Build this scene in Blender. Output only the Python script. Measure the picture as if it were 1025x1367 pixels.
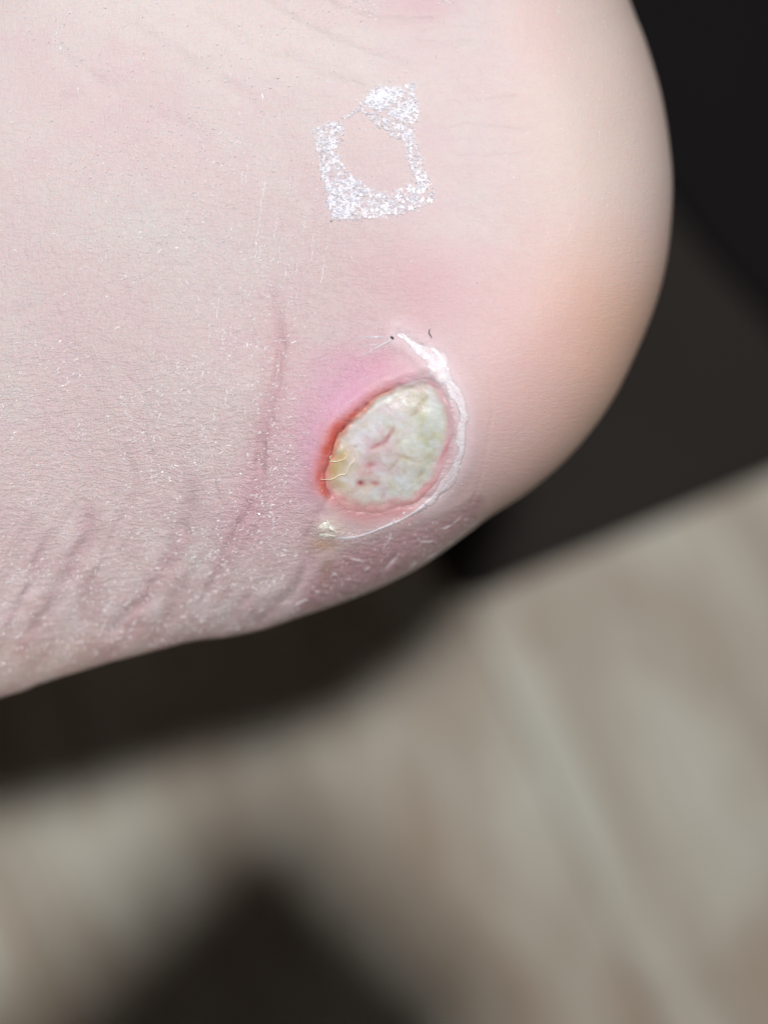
import bpy, math, random
import numpy as np
from mathutils import Vector

S = bpy.context.scene
for o in list(bpy.data.objects):
    bpy.data.objects.remove(o)
random.seed(7)
RNG = np.random.default_rng(7)

# ------------------------------------------------------------------ camera
CAMZ, D, PXM = 0.425, 0.200, 0.09e-3        # camera height, focus distance, metres per photo pixel at focus
cam_d = bpy.data.cameras.new('camera')
cam = bpy.data.objects.new('camera', cam_d)
S.collection.objects.link(cam)
cam.location = (0, 0, CAMZ)                 # looks straight down
cam_d.sensor_fit = 'VERTICAL'
cam_d.sensor_height = 24.0
cam_d.lens = 24.0 * D / (1367 * PXM)
cam_d.clip_start = 0.005
cam_d.clip_end = 50
cam_d.dof.use_dof = True
cam_d.dof.focus_distance = D + 0.001
cam_d.dof.aperture_fstop = cam_d.lens / 10.0
S.camera = cam

# ------------------------------------------------------------------ light
w = bpy.data.worlds.new('World')
S.world = w
w.use_nodes = True
w.node_tree.nodes['Background'].inputs[0].default_value = (1.0, 0.98, 0.97, 1)
w.node_tree.nodes['Background'].inputs[1].default_value = 0.045

def area(name, loc, target, size, power, col):
    l = bpy.data.lights.new(name, 'AREA')
    l.shape = 'DISK'
    l.size = size
    l.energy = power
    l.color = col
    o = bpy.data.objects.new(name, l)
    S.collection.objects.link(o)
    o.location = loc
    o.rotation_euler = (Vector(target) - Vector(loc)).to_track_quat('-Z', 'Y').to_euler()
    return o

LAMP = (0.12, 0.43, 2.25)
area('room_lamp', LAMP, (0, 0, 0), 0.17, 51.5, (0.99, 0.99, 1.0))

S.view_settings.view_transform = 'Standard'
S.view_settings.look = 'None'
S.view_settings.gamma = 1
S.view_settings.exposure = 0
S.view_settings.use_curve_mapping = False
S.cycles.use_denoising = True
S.cycles.max_bounces = 6
S.cycles.sample_clamp_direct = 8

# ------------------------------------------------------------------ helpers
def lin(c):
    c = np.asarray(c, float) / 255.0
    return np.where(c <= 0.04045, c / 12.92, ((c + 0.055) / 1.055) ** 2.4)

def smooth(a, b, x):
    t = np.clip((x - a) / (b - a), 0, 1)
    return t * t * (3 - 2 * t)

def hash2(ix, iy, seed):
    n = (ix.astype(np.int64) * 374761393 + iy.astype(np.int64) * 668265263 + seed * 1442695041) & 0x7fffffff
    n = ((n ^ (n >> 13)) * 1274126177) & 0x7fffffff
    n = (n ^ (n >> 16)) & 0xffffff
    return n / float(0xffffff)

def noise(x, y, seed=0):
    ix, iy = np.floor(x), np.floor(y)
    fx, fy = x - ix, y - iy
    fx, fy = fx * fx * (3 - 2 * fx), fy * fy * (3 - 2 * fy)
    a, b = hash2(ix, iy, seed), hash2(ix + 1, iy, seed)
    c, d = hash2(ix, iy + 1, seed), hash2(ix + 1, iy + 1, seed)
    return (a * (1 - fx) + b * fx) * (1 - fy) + (c * (1 - fx) + d * fx) * fy * 1.0

def fbm(x, y, seed=0, octv=4):
    s, a, t = 0, 0.5, 0
    for k in range(octv):
        s = s + a * noise(x * 2 ** k, y * 2 ** k, seed + k * 17)
        t += a
        a *= 0.5
    return s / t

def catmull(pts, n=12, closed=False):
    P = np.array(pts, float)
    if closed:
        P = np.vstack([P[-1], P, P[0], P[1]])
    else:
        P = np.vstack([2 * P[0] - P[1], P, 2 * P[-1] - P[-2]])
    out = []
    t = np.linspace(0, 1, n, endpoint=False)[:, None]
    for i in range(1, len(P) - 2):
        p0, p1, p2, p3 = P[i - 1], P[i], P[i + 1], P[i + 2]
        out.append(0.5 * ((2 * p1) + (-p0 + p2) * t + (2 * p0 - 5 * p1 + 4 * p2 - p3) * t ** 2 + (-p0 + 3 * p1 - 3 * p2 + p3) * t ** 3))
    out = np.vstack(out)
    if not closed:
        out = np.vstack([out, P[-2]])
    return out

def seg_dist(u, v, poly, closed=False, want_t=False):
    """distance of points to a polyline, and how far along it (0..1) the nearest spot is"""
    P = np.asarray(poly, float)
    if closed:
        P = np.vstack([P, P[:1]])
    best = np.full(u.shape, 1e18)
    tt = np.zeros(u.shape)
    n = len(P) - 1
    for i in range(n):
        a, b = P[i], P[i + 1]
        d = b - a
        L = max(d @ d, 1e-9)
        k = np.clip(((u - a[0]) * d[0] + (v - a[1]) * d[1]) / L, 0, 1)
        q = (u - a[0] - k * d[0]) ** 2 + (v - a[1] - k * d[1]) ** 2
        m = q < best
        best = np.where(m, q, best)
        if want_t:
            tt = np.where(m, (i + k) / n, tt)
    return (np.sqrt(best), tt) if want_t else np.sqrt(best)

def inside(u, v, poly):
    P = np.asarray(poly, float)
    c = np.zeros(u.shape, bool)
    for i in range(len(P)):
        x1, y1 = P[i - 1]
        x2, y2 = P[i]
        if y1 == y2:
            continue
        c ^= ((y1 > v) != (y2 > v)) & (u < (x2 - x1) * (v - y1) / (y2 - y1) + x1)
    return c

def signed(u, v, poly):
    d = seg_dist(u, v, poly, True)
    return np.where(inside(u, v, poly), d, -d)

def to_world(u, v, z):
    k = PXM * (CAMZ - z) / D
    return np.stack([(u - 512.5) * k, (683.5 - v) * k, z], -1)

def floor_pt(u, v, z=0.0):
    return to_world(np.array(u, float), np.array(v, float), np.array(float(z)))

def mesh_np(name, co, faces, mat, parent=None, col=None, uv=None, attrs=None, smooth_sh=True):
    me = bpy.data.meshes.new(name)
    faces = np.asarray(faces)
    me.vertices.add(len(co))
    me.vertices.foreach_set('co', np.ascontiguousarray(co, dtype=np.float32).ravel())
    k = faces.shape[1]
    me.loops.add(faces.size)
    me.loops.foreach_set('vertex_index', faces.astype(np.int32).ravel())
    me.polygons.add(len(faces))
    me.polygons.foreach_set('loop_start', np.arange(0, faces.size, k, dtype=np.int32))
    me.polygons.foreach_set('use_smooth', np.full(len(faces), smooth_sh))
    me.update(calc_edges=True)
    me.validate()
    if col is not None:
        a = me.attributes.new('tint', 'FLOAT_COLOR', 'POINT')
        a.data.foreach_set('color', np.hstack([col, np.ones((len(col), 1))]).astype(np.float32).ravel())
    if uv is not None:
        a = me.attributes.new('place', 'FLOAT_VECTOR', 'POINT')
        a.data.foreach_set('vector', np.hstack([uv, np.zeros((len(uv), 1))]).astype(np.float32).ravel())
    for n, arr in (attrs or {}).items():
        a = me.attributes.new(n, 'FLOAT', 'POINT')
        a.data.foreach_set('value', np.asarray(arr, np.float32).ravel())
    me.materials.append(mat)
    o = bpy.data.objects.new(name, me)
    S.collection.objects.link(o)
    if parent is not None:
        o.parent = parent
    return o

def tag(o, label=None, cat=None, group=None, kind=None):
    for k, x in (('label', label), ('category', cat), ('group', group), ('kind', kind)):
        if x:
            o[k] = x
    return o

# ------------------------------------------------------------------ node helpers
class NT:
    def __init__(self, name):
        self.m = bpy.data.materials.new(name)
        self.m.use_nodes = True
        self.t = self.m.node_tree
        self.b = self.t.nodes['Principled BSDF']
    def n(self, typ, **kw):
        x = self.t.nodes.new(typ)
        for k, v in kw.items():
            if k.startswith('i_'):
                key = k[2:]
                x.inputs[int(key) if key.isdigit() else key.replace('_', ' ')].default_value = v
            else:
                setattr(x, k, v)
        return x
    def l(self, a, b):
        self.t.links.new(a, b)
    def math(self, op, a, b=None, c=None):
        x = self.n('ShaderNodeMath', operation=op)
        for i, s in enumerate((a, b, c)):
            if s is None:
                continue
            if isinstance(s, (int, float)):
                x.inputs[i].default_value = s
            else:
                self.l(s, x.inputs[i])
        return x.outputs[0]
    def attr(self, name):
        return self.n('ShaderNodeAttribute', attribute_name=name)
    def mapping(self, vec, scale, rot=0.0):
        x = self.n('ShaderNodeMapping')
        x.inputs['Scale'].default_value = scale
        x.inputs['Rotation'].default_value = (0, 0, rot)
        self.l(vec, x.inputs[0])
        return x.outputs[0]
    def noise(self, vec, scale, detail=3.0, rough=0.55):
        x = self.n('ShaderNodeTexNoise')
        x.inputs['Scale'].default_value = scale
        x.inputs['Detail'].default_value = detail
        x.inputs['Roughness'].default_value = rough
        self.l(vec, x.inputs['Vector'])
        return x
    def mix(self, fac, a, b, mode='MIX'):
        x = self.n('ShaderNodeMix', data_type='RGBA', blend_type=mode)
        for s, i in ((fac, 0), (a, 6), (b, 7)):
            if isinstance(s, (int, float)):
                x.inputs[i].default_value = s
            elif isinstance(s, tuple):
                x.inputs[i].default_value = s + (1,)
            else:
                self.l(s, x.inputs[i])
        return x.outputs[2]
    def ramp(self, fac, p):
        x = self.n('ShaderNodeValToRGB')
        e = x.color_ramp.elements
        while len(e) < len(p):
            e.new(0.5)
        for k, (pos, c) in enumerate(p):
            e[k].position = pos
            e[k].color = tuple(c) + (1,)
        self.l(fac, x.inputs[0])
        return x.outputs[0]
    def bump(self, height, dist, strength=1.0, normal=None):
        x = self.n('ShaderNodeBump')
        x.inputs['Strength'].default_value = strength
        x.inputs['Distance'].default_value = dist
        self.l(height, x.inputs['Height'])
        if normal is not None:
            self.l(normal, x.inputs['Normal'])
        return x.outputs[0]

# ------------------------------------------------------------------ floor: laminate planks
def wood_material():
    m = NT('grey_oak_laminate')
    tc = m.n('ShaderNodeTexCoord')
    oi = m.n('ShaderNodeObjectInfo')
    off = m.n('ShaderNodeVectorMath', operation='ADD')
    m.l(tc.outputs['Object'], off.inputs[0])
    sc = m.n('ShaderNodeVectorMath', operation='SCALE')
    m.l(oi.outputs['Random'], sc.inputs['Scale'])
    sc.inputs[0].default_value = (37.0, 11.0, 5.0)
    m.l(sc.outputs[0], off.inputs[1])
    v = off.outputs[0]
    bn = m.noise(m.mapping(v, (7, 24, 1)), 1.0, 4, 0.6)
    bn.inputs['Distortion'].default_value = 1.3
    broad = bn.outputs['Fac']
    fine = m.noise(m.mapping(v, (26, 420, 1)), 1.0, 4, 0.6).outputs['Fac']
    patch = m.noise(m.mapping(v, (13, 22, 1), 0.15), 1.0, 3, 0.55).outputs['Fac']
    c1 = m.ramp(broad, [(0.28, lin((126, 115, 100))), (0.42, lin((150, 142, 127))), (0.56, lin((166, 162, 149))), (0.72, lin((162, 165, 156)))])
    c2 = m.mix(m.math('MULTIPLY', m.math('SUBTRACT', fine, 0.35), 0.8), c1, tuple(lin((120, 106, 88))))
    c3 = m.mix(m.math('MULTIPLY', m.ramp(patch, [(0.46, (0, 0, 0)), (0.62, (1, 1, 1))]), 0.7), c2, tuple(lin((126, 107, 88))))
    var = m.math('ADD', m.math('MULTIPLY', oi.outputs['Random'], 0.14), 0.90)
    vv = m.n('ShaderNodeCombineColor')
    for i in range(3):
        m.l(var, vv.inputs[i])
    c4 = m.mix(1.0, c3, vv.outputs[0], 'MULTIPLY')
    m.l(c4, m.b.inputs['Base Color'])
    m.b.inputs['Roughness'].default_value = 0.55
    m.l(m.bump(fine, 0.0004, 0.6), m.b.inputs['Normal'])
    return m.m

def build_floor():
    wood = wood_material()
    dark = NT('floor_underlay')
    dark.b.inputs['Base Color'].default_value = (0.03, 0.025, 0.02, 1)
    dark.b.inputs['Roughness'].default_value = 0.9
    nz = dark.noise(dark.n('ShaderNodeTexCoord').outputs['Object'], 60)
    dark.l(dark.ramp(nz.outputs['Fac'], [(0.3, (0.02, 0.017, 0.014)), (0.7, (0.04, 0.034, 0.028))]), dark.b.inputs['Base Color'])
    R = 1.7
    co = np.array([(-R, -R, -0.008), (R, -R, -0.008), (R, R, -0.008), (-R, R, -0.008)])
    fl = tag(mesh_np('floor', co, [[0, 1, 2, 3]], dark.m, smooth_sh=False), kind='structure')
    ang = math.radians(-66)              # grain direction, running down to the right in the picture
    L, W, T, g, b = 1.20, 0.132, 0.008, 0.00012, 0.0004
    x0, x1, y0, y1 = -L / 2 + g, L / 2 - g, -W / 2 + g, W / 2 - g
    ring = lambda i, z: [(x0 + i, y0 + i, z), (x1 - i, y0 + i, z), (x1 - i, y1 - i, z), (x0 + i, y1 - i, z)]
    vs = ring(0, -T + 0.0005) + ring(0, -b) + ring(b, 0.0)
    fs = [[8, 9, 10, 11]]
    for k in (0, 4):
        for i in range(4):
            j = (i + 1) % 4
            fs.append([k + i, k + j, k + 4 + j, k + 4 + i])
    base = mesh_np('plank', np.array(vs), fs, wood, smooth_sh=False)
    me = base.data
    first = True
    ca, sa = math.cos(ang), math.sin(ang)
    a0 = floor_pt(48, 1210)              # a seam passes through this spot of the picture
    for r in range(-11, 12):
        for c in range(-1, 2):
            lx = c * L + (r * 0.43 % 1.0) * L - 0.35
            ly = (r + 0.5) * W
            x, y = a0[0] + lx * ca - ly * sa, a0[1] + lx * sa + ly * ca
            if abs(x) > 1.5 or abs(y) > 1.5:
                continue
            o = base if first else base.copy()
            if not first:
                S.collection.objects.link(o)
            first = False
            o.location = (x, y, 0)
            o.rotation_euler = (0, 0, ang)
            o.parent = fl
    return fl

# ------------------------------------------------------------------ dark sheets on the floor, one in place of shade
def cloth_material(name, a, b, scale=900):
    m = NT(name)
    tc = m.n('ShaderNodeTexCoord')
    n1 = m.noise(tc.outputs['Object'], 25, 3)
    n2 = m.noise(tc.outputs['Object'], scale, 2)
    m.l(m.mix(n1.outputs['Fac'], a, b), m.b.inputs['Base Color'])
    m.b.inputs['Roughness'].default_value = 0.95
    m.b.inputs['Specular IOR Level'].default_value = 0.15
    m.b.inputs['Sheen Weight'].default_value = 0.05
    m.l(m.bump(n2.outputs['Fac'], 0.0008, 0.8), m.b.inputs['Normal'])
    return m.m

def slab(name, outline, thick, mat, seed, wave=0.0015, z0=0.0006, step=0.006, crown=0.0):
    """soft cloth-like sheet over an outline (metres): rounded border, wavy top, closed underside"""
    P = np.array(outline)
    mn, mx = P.min(0), P.max(0)
    c = (mn + mx) / 2
    if not inside(np.array([c[0]]), np.array([c[1]]), P)[0]:
        c = P.mean(0)
    ring = catmull(P, 14, True)
    nr = 26
    rows = []
    for k in range(nr + 1):
        t = 1 - (1 - k / nr) ** 1.8
        xy = c + (ring - c) * t
        d = seg_dist(xy[:, 0], xy[:, 1], ring, True) if k < nr else np.zeros(len(ring))
        e = np.clip(d / (thick * 1.2), 0, 1)
        z = z0 + thick * (0.5 + 0.5 * np.sqrt(1 - (1 - e) ** 2))
        z = z + e * (wave * (fbm(xy[:, 0] * 22, xy[:, 1] * 22, seed) - 0.5) * 2 + crown * np.clip(d / 0.05, 0, 1) ** 0.8)
        rows.append(np.column_stack([xy, z]))
    rows.append(np.column_stack([ring, np.full(len(ring), z0)]))
    rows.append(np.column_stack([c + (ring - c) * 0.01, np.full(len(ring), z0)]))
    co = np.vstack(rows)
    n = len(ring)
    f = []
    for k in range(len(rows) - 1):
        for i in range(n):
            j = (i + 1) % n
            f.append([k * n + i, (k + 1) * n + i, (k + 1) * n + j, k * n + j])
    return mesh_np(name, co, f, mat)

def build_dark_things():
    def fp(pts, z=0.0):
        return [tuple(floor_pt(u, v, z)[:2]) for u, v in pts]
    # added dark sheet stands in for the shadow band; straight edge, right to lower left
    band_m = cloth_material('dark_brown_shade_sheet', (0.0165, 0.0140, 0.0120), (0.0225, 0.0192, 0.0166))
    o = slab('shade_band_sheet', fp([(2300, 110), (1700, 352), (1025, 634), (710, 764), (635, 792), (585, 765), (520, 560), (560, 200), (540, -500), (520, -1100), (800, -1500), (1600, -1100), (2200, -500)]), 0.006, band_m, 5, 0.0006)
    tag(o, 'dark brown sheet standing in for the shadow band on the floor under the heel, its straight edge out of focus', 'mat')  # no real mat: added sheet in place of shade
    blk = cloth_material('black_sheet', (0.0042, 0.0035, 0.0040), (0.0064, 0.0052, 0.0058))  # thin black sheet over the brown one, at upper right
    o = slab('black_sheet', fp([(820, 150), (905, 300), (1010, 425), (1150, 560), (1500, 560), (1750, 100), (1500, -420), (1000, -520), (760, -160)]),
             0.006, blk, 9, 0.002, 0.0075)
    tag(o, 'black sheet over the dark brown sheet beyond the heel, at upper right', 'cloth')

def build_phone():
    """the phone that takes the picture: its lens is the camera, its corner shades the floor at the bottom"""
    body_m = cloth_material('phone_shell', (0.012, 0.012, 0.014), (0.016, 0.016, 0.018))
    glass = NT('phone_glass')
    nz = glass.noise(glass.n('ShaderNodeTexCoord').outputs['Object'], 8)
    glass.l(glass.ramp(nz.outputs['Fac'], [(0.3, (0.004, 0.004, 0.005)), (0.7, (0.006, 0.006, 0.008))]), glass.b.inputs['Base Color'])
    glass.b.inputs['Roughness'].default_value = 0.08
    def rounded(name, x0, x1, y0, y1, z0, z1, r, mat, parent, bev=0.0012):
        ring = []
        for cx, cy, a0 in ((x1 - r, y1 - r, 0), (x0 + r, y1 - r, 90), (x0 + r, y0 + r, 180), (x1 - r, y0 + r, 270)):
            for k in range(9):
                t = math.radians(a0 + 90 * k / 8)
                ring.append((cx + r * math.cos(t), cy + r * math.sin(t)))
        ring = np.array(ring)
        c = np.array([(x0 + x1) / 2, (y0 + y1) / 2])
        lv = [(0.001, z0), (1 - bev / 0.04, z0), (1, z0 + bev), (1, z1 - bev), (1 - bev / 0.04, z1), (0.001, z1)]
        co = np.vstack([np.column_stack([c + (ring - c) * f, np.full(len(ring), z)]) for f, z in lv])
        n = len(ring)
        q = [[k * n + i, k * n + (i + 1) % n, (k + 1) * n + (i + 1) % n, (k + 1) * n + i] for k in range(len(lv) - 1) for i in range(n)]
        return mesh_np(name, co, q, mat, parent)
    root = bpy.data.objects.new('phone', None)
    S.collection.objects.link(root)
    root.location = (-0.002, 0.027, 0.0)
    root.rotation_euler = (0, 0, math.radians(-45))
    # local frame: its upper left corner is the origin, body runs to +x and -y
    rounded('shell', 0, 0.074, -0.152, 0, CAMZ + 0.004, CAMZ + 0.0115, 0.009, body_m, root)
    rounded('screen', 0.002, 0.072, -0.150, -0.002, CAMZ + 0.0114, CAMZ + 0.0119, 0.008, glass.m, root, 0.0002)
    tag(root, 'dark phone held over the heel, its corner shading the floor at the bottom', 'phone')

# ------------------------------------------------------------------ the foot
ORIG = np.array([-60.0, 130.0])              # centre the skin mesh is spun from (left of the picture)
MID = (100.0, 100.0)
OUT = catmull([
    # sole side of the heel, round the back of the heel and along the tendon (in view)
    (790, -150), (840, 0), (861, 55), (880, 118), (891, 178), (897, 240), (895, 300), (888, 355), (874, 408), (852, 464), (822, 526),
    (790, 574), (750, 619), (702, 659), (652, 691), (604, 727), (560, 757), (505, 785), (452, 806), (400, 824), (350, 841), (302, 851),
    (255, 857), (200, 871), (150, 884), (100, 899), (55, 913), (0, 932),
    # leg, ankle front, instep, toes and sole (outside the picture)
    (-250, 995), (-700, 1060), (-1300, 1110), (-2100, 1180), (-3000, 1330), (-3300, 1330), (-3360, 1250), (-3370, 800), (-3360, 480),
    (-3300, 395), (-2900, 350), (-2000, 275), (-1300, 205), (-800, 125), (-480, 0), (-250, -250), (0, -600), (230, -1000),
    (400, -1400), (480, -1700), (540, -1850), (650, -1930), (760, -1880), (800, -1740), (815, -1450), (790, -1100), (740, -700), (735, -400)], 16, True)
_oa = np.unwrap(np.arctan2(OUT[:, 1] - ORIG[1], OUT[:, 0] - ORIG[0]))
_or = np.hypot(OUT[:, 0] - ORIG[0], OUT[:, 1] - ORIG[1])
_k = np.argsort(np.mod(_oa, 2 * np.pi))
_ang, _rad = np.mod(_oa, 2 * np.pi)[_k], _or[_k]
def Rphi(a):
    return np.interp(np.mod(a, 2 * np.pi), _ang, _rad, period=2 * np.pi)

def edge_params(u, v):
    """height of the silhouette (m), run-in width (px) and roundness, varying round the outline"""
    a = np.degrees(np.mod(np.arctan2(v - MID[1], u - MID[0]), 2 * np.pi))
    key = [0, 15, 30, 45, 55, 65, 78, 90, 110, 150, 200, 240, 270, 300, 340, 360]
    ze = [.203, .204, .205, .206, .208, .2085, .2085, .208, .205, .195, .195, .195, .197, .198, .202, .203]
    wd = [180, 175, 185, 225, 290, 370, 430, 460, 470, 430, 420, 420, 420, 330, 200, 180]
    ex = [2.6, 2.6, 2.5, 2.3, 2.05, 1.85, 1.65, 1.55, 1.55, 2, 2, 2, 2, 2.1, 2.5, 2.6]
    return np.interp(a, key, ze), np.interp(a, key, wd), np.interp(a, key, ex)

Z = lambda x, y: (400 + x / 4.271, 480 + y / 4.271)      # a spot read off an enlarged view of the wound
BED = catmull([Z(600, 150), Z(720, 125), Z(800, 160), Z(840, 260), Z(865, 390), Z(850, 520), Z(800, 640), Z(730, 740), Z(640, 820), Z(520, 845),
               Z(420, 862), Z(320, 852), Z(240, 815), Z(180, 750), Z(155, 680), Z(170, 600), Z(205, 500), Z(245, 400), Z(330, 315), Z(420, 240), Z(500, 195)], 6, True)
CREASE = [  # polyline, half width px, depth mm
    ([(364, 385), (374, 450), (371, 500), (352, 575), (345, 640), (338, 668), (307, 729), (280, 790), (263, 822)], 6.5, 0.27),
    ([(259, 640), (246, 707), (211, 773), (176, 817), (136, 868)], 10, 0.40),
    ([(170, 600), (178, 660), (150, 720), (119, 790)], 7, 0.14),
    ([(121, 680), (114, 725), (79, 795), (35, 861)], 10, 0.36),
    ([(60, 720), (40, 780), (10, 830)], 7, 0.18),
    ([(415, 700), (412, 745), (398, 785), (360, 817), (318, 846)], 10, 0.42),
    ([(336, 790), (310, 825), (285, 848)], 8, 0.2),
    ([(190, 830), (165, 855), (150, 880)], 8, 0.18),
    ([(230, 815), (215, 845), (205, 866)], 7, 0.18),
    ([(455, 640), (425, 690), (412, 720)], 5, 0.15),
    ([(300, 560), (285, 620), (292, 680)], 5, 0.08),
    ([(200, 520), (190, 570), (205, 620)], 5, 0.07),
    # instep folds at the top of the picture
    ([(330, -10), (375, 20), (420, 44), (460, 64), (510, 80), (570, 95)], 9, 0.13),
    ([(366, 68), (400, 88), (445, 108), (500, 122)], 9, 0.09),
    ([(548, 55), (600, 60), (650, 50)], 4, 0.05), ([(420, -5), (480, 22), (540, 30), (600, 26)], 6, 0.09), ([(250, 10), (330, 60), (400, 100)], 9, 0.07),
    ([(150, 20), (260, 90), (360, 150)], 10, 0.07), ([(60, 60), (180, 140), (280, 190)], 11, 0.06), ([(520, 45), (570, 38), (640, 36)], 3, 0.04),
    ([(560, 140), (640, 135), (700, 128)], 4, 0.04), ([(575, 175), (640, 170), (720, 178)], 4, 0.045), ([(570, 205), (650, 210), (720, 205)], 4, 0.04),
    # fold beside the sore and splits in the glossy skin under it
    ([(651, 495), (655, 550), (648, 610), (632, 660), (622, 690)], 2.4, 0.10),
    ([(533, 735), (515, 762), (495, 785), (484, 798)], 3.0, 0.30),
    ([(520, 742), (500, 770), (482, 788)], 2.0, 0.14),
    ([(560, 722), (545, 745), (520, 778)], 2.0, 0.14),
    ([(493, 150), (520, 163), (553, 172)], 2.0, 0.09),
]
CREASE = [(catmull(p, 6), w_, d_) for p, w_, d_ in CREASE]
FLAP = catmull([Z(560, -143), Z(625, -110), Z(700, -50), Z(770, 20), Z(830, 100), Z(880, 190), Z(915, 290), Z(930, 400), Z(925, 510), Z(895, 610), Z(840, 700), Z(770, 785), Z(715, 825)], 10)
LIP = catmull([Z(715, 830), Z(640, 880), Z(560, 925), Z(470, 962), Z(380, 995), Z(300, 1015), Z(220, 1020)], 8)
FILM = catmull([(392, 822), (412, 778), (448, 742), (500, 718), (555, 702), (602, 684), (640, 664), (640, 700), (600, 730), (560, 757), (505, 785), (452, 806)], 6, True)

def foot_height(u, v, fine=True):
    d = seg_dist_cache(u, v)
    ze, wd, ex = edge_params(u, v)
    x = np.clip(d / wd, 0, 1)
    f = (1 - (1 - x) ** ex) ** (1 / ex)
    ztop = 0.2262 + 0.0018 * np.sin((u - 150) / 420) * np.cos((v - 250) / 500)
    z = ze + (ztop - ze) * f
    mm = 1e-3
    inn = smooth(0, 30, d)
    # broad soft unevenness
    z = z + mm * 0.55 * (fbm(u / 170, v / 170, 3, 3) - 0.5) * inn
    # instep stripes at upper left
    up = smooth(420, 120, v) * smooth(560, 300, u)
    z = z + mm * up * 0.26 * (noise((0.5 * u + 0.87 * v) / 30 + 0.6 * noise(u / 90, v / 90, 77), (0.87 * u - 0.5 * v) / 330, 21) - 0.5)
    # tendon folds, lower left
    ll = smooth(520, 760, v) * smooth(470, 330, u)
    wu, wv = u + 26 * (noise(u / 80, v / 80, 31) - 0.5), v + 26 * (noise(u / 80, v / 80, 32) - 0.5)
    across = (0.86 * wu + 0.51 * wv)
    along = (-0.51 * wu + 0.86 * wv)
    z = z + mm * ll * 0.18 * (1 - np.abs(2 * noise(across / 34, along / 240, 41) - 1) * 1.3) * inn
    near = smooth(740, 850, v) * smooth(420, 300, u)
    z = z + mm * near * 0.45 * (fbm(across / 36, along / 90, 43, 2) - 0.5) * inn
    z = z + mm * 0.035 * smooth(560, 680, u) * (fbm(u / 12, v / 30, 46, 3) - 0.5) * inn
    for p, w_, dp in CREASE:
        bx = (u > p[:, 0].min() - 5 * w_) & (u < p[:, 0].max() + 5 * w_) & (v > p[:, 1].min() - 5 * w_) & (v < p[:, 1].max() + 5 * w_)
        if not bx.any():
            continue
        uu, vv = u[bx], v[bx]
        q, t = seg_dist(uu + 5 * (noise(uu / 14, vv / 14, 51) - 0.5), vv + 5 * (noise(uu / 14, vv / 14, 52) - 0.5), p, want_t=True)
        fade = smooth(0, 0.15, t) * smooth(1, 0.85, t) * (0.45 + 1.1 * noise(uu / 22, vv / 22, 53))
        z[bx] -= mm * dp * fade * (np.exp(-(q / w_) ** 2) - 0.35 * np.exp(-((q - 2.0 * w_) / (1.2 * w_)) ** 2))
    # wound crater
    bx = (u > 380) & (u < 690) & (v > 420) & (v < 830)
    if bx.any():
        uu, vv = u[bx], v[bx]
        sd = signed(uu + 5 * (noise(uu / 9, vv / 9, 61) - 0.5), vv + 5 * (noise(uu / 9, vv / 9, 62) - 0.5), BED)
        upl = smooth(30, -60, (uu - 520) + 0.9 * (vv - 590))
        dz = -(0.34 + 0.26 * upl) * smooth(-8, 6, sd)
        dz += 0.30 * np.exp(-((sd + 17) / 11) ** 2) * (0.25 + 0.75 * upl)     # swollen lip
        fd, ft = seg_dist(uu, vv, FLAP, want_t=True)
        dz += 0.22 * np.exp(-((fd - 12) / 10) ** 2)
        ld = seg_dist(uu, vv, LIP)
        dz += 0.16 * np.exp(-(ld / 9) ** 2)
        # crust lump at the lower left
        dz += 0.55 * np.exp(-(((uu - 438) / 17) ** 2 + ((vv - 708) / 14) ** 2)) * (0.7 + 0.6 * noise(uu / 6, vv / 6, 66))
        # ragged dried film below
        fl = smooth(-6, 12, signed(uu, vv, FILM))
        dz += fl * 0.40 * (fbm((uu * 0.8 + vv * 0.6) / 20, (vv * 0.8 - uu * 0.6) / 11, 67, 4) - 0.5)
        z[bx] += mm * dz
    if fine:
        lines = smooth(330, 520, v) * smooth(455, 370, u)
        hu, hv = u + 14 * (noise(u / 40, v / 40, 71) - 0.5), v + 9 * (noise(u / 30, v / 30, 72) - 0.5)
        row = noise((hu - 0.25 * hv) / 30, (hv + 0.20 * hu) / 6.5, 73)
        z = z + mm * lines * (0.025 * (1 - 1.8 * np.abs(2 * row - 1)) - 0.06 * np.exp(-((row - 0.5) / 0.09) ** 2)) * inn
        dg = noise((0.87 * hu + 0.5 * hv) / 7.5, (-0.5 * hu + 0.87 * hv) / 34, 74)
        z = z + mm * smooth(560, 380, u) * smooth(100, 300, v) * (-0.05) * np.exp(-((dg - 0.5) / 0.09) ** 2) * inn
        z = z + mm * 0.03 * (noise(u / 5, v / 5, 75) - 0.5) * inn * smooth(700, 450, u)
    return z

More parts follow.
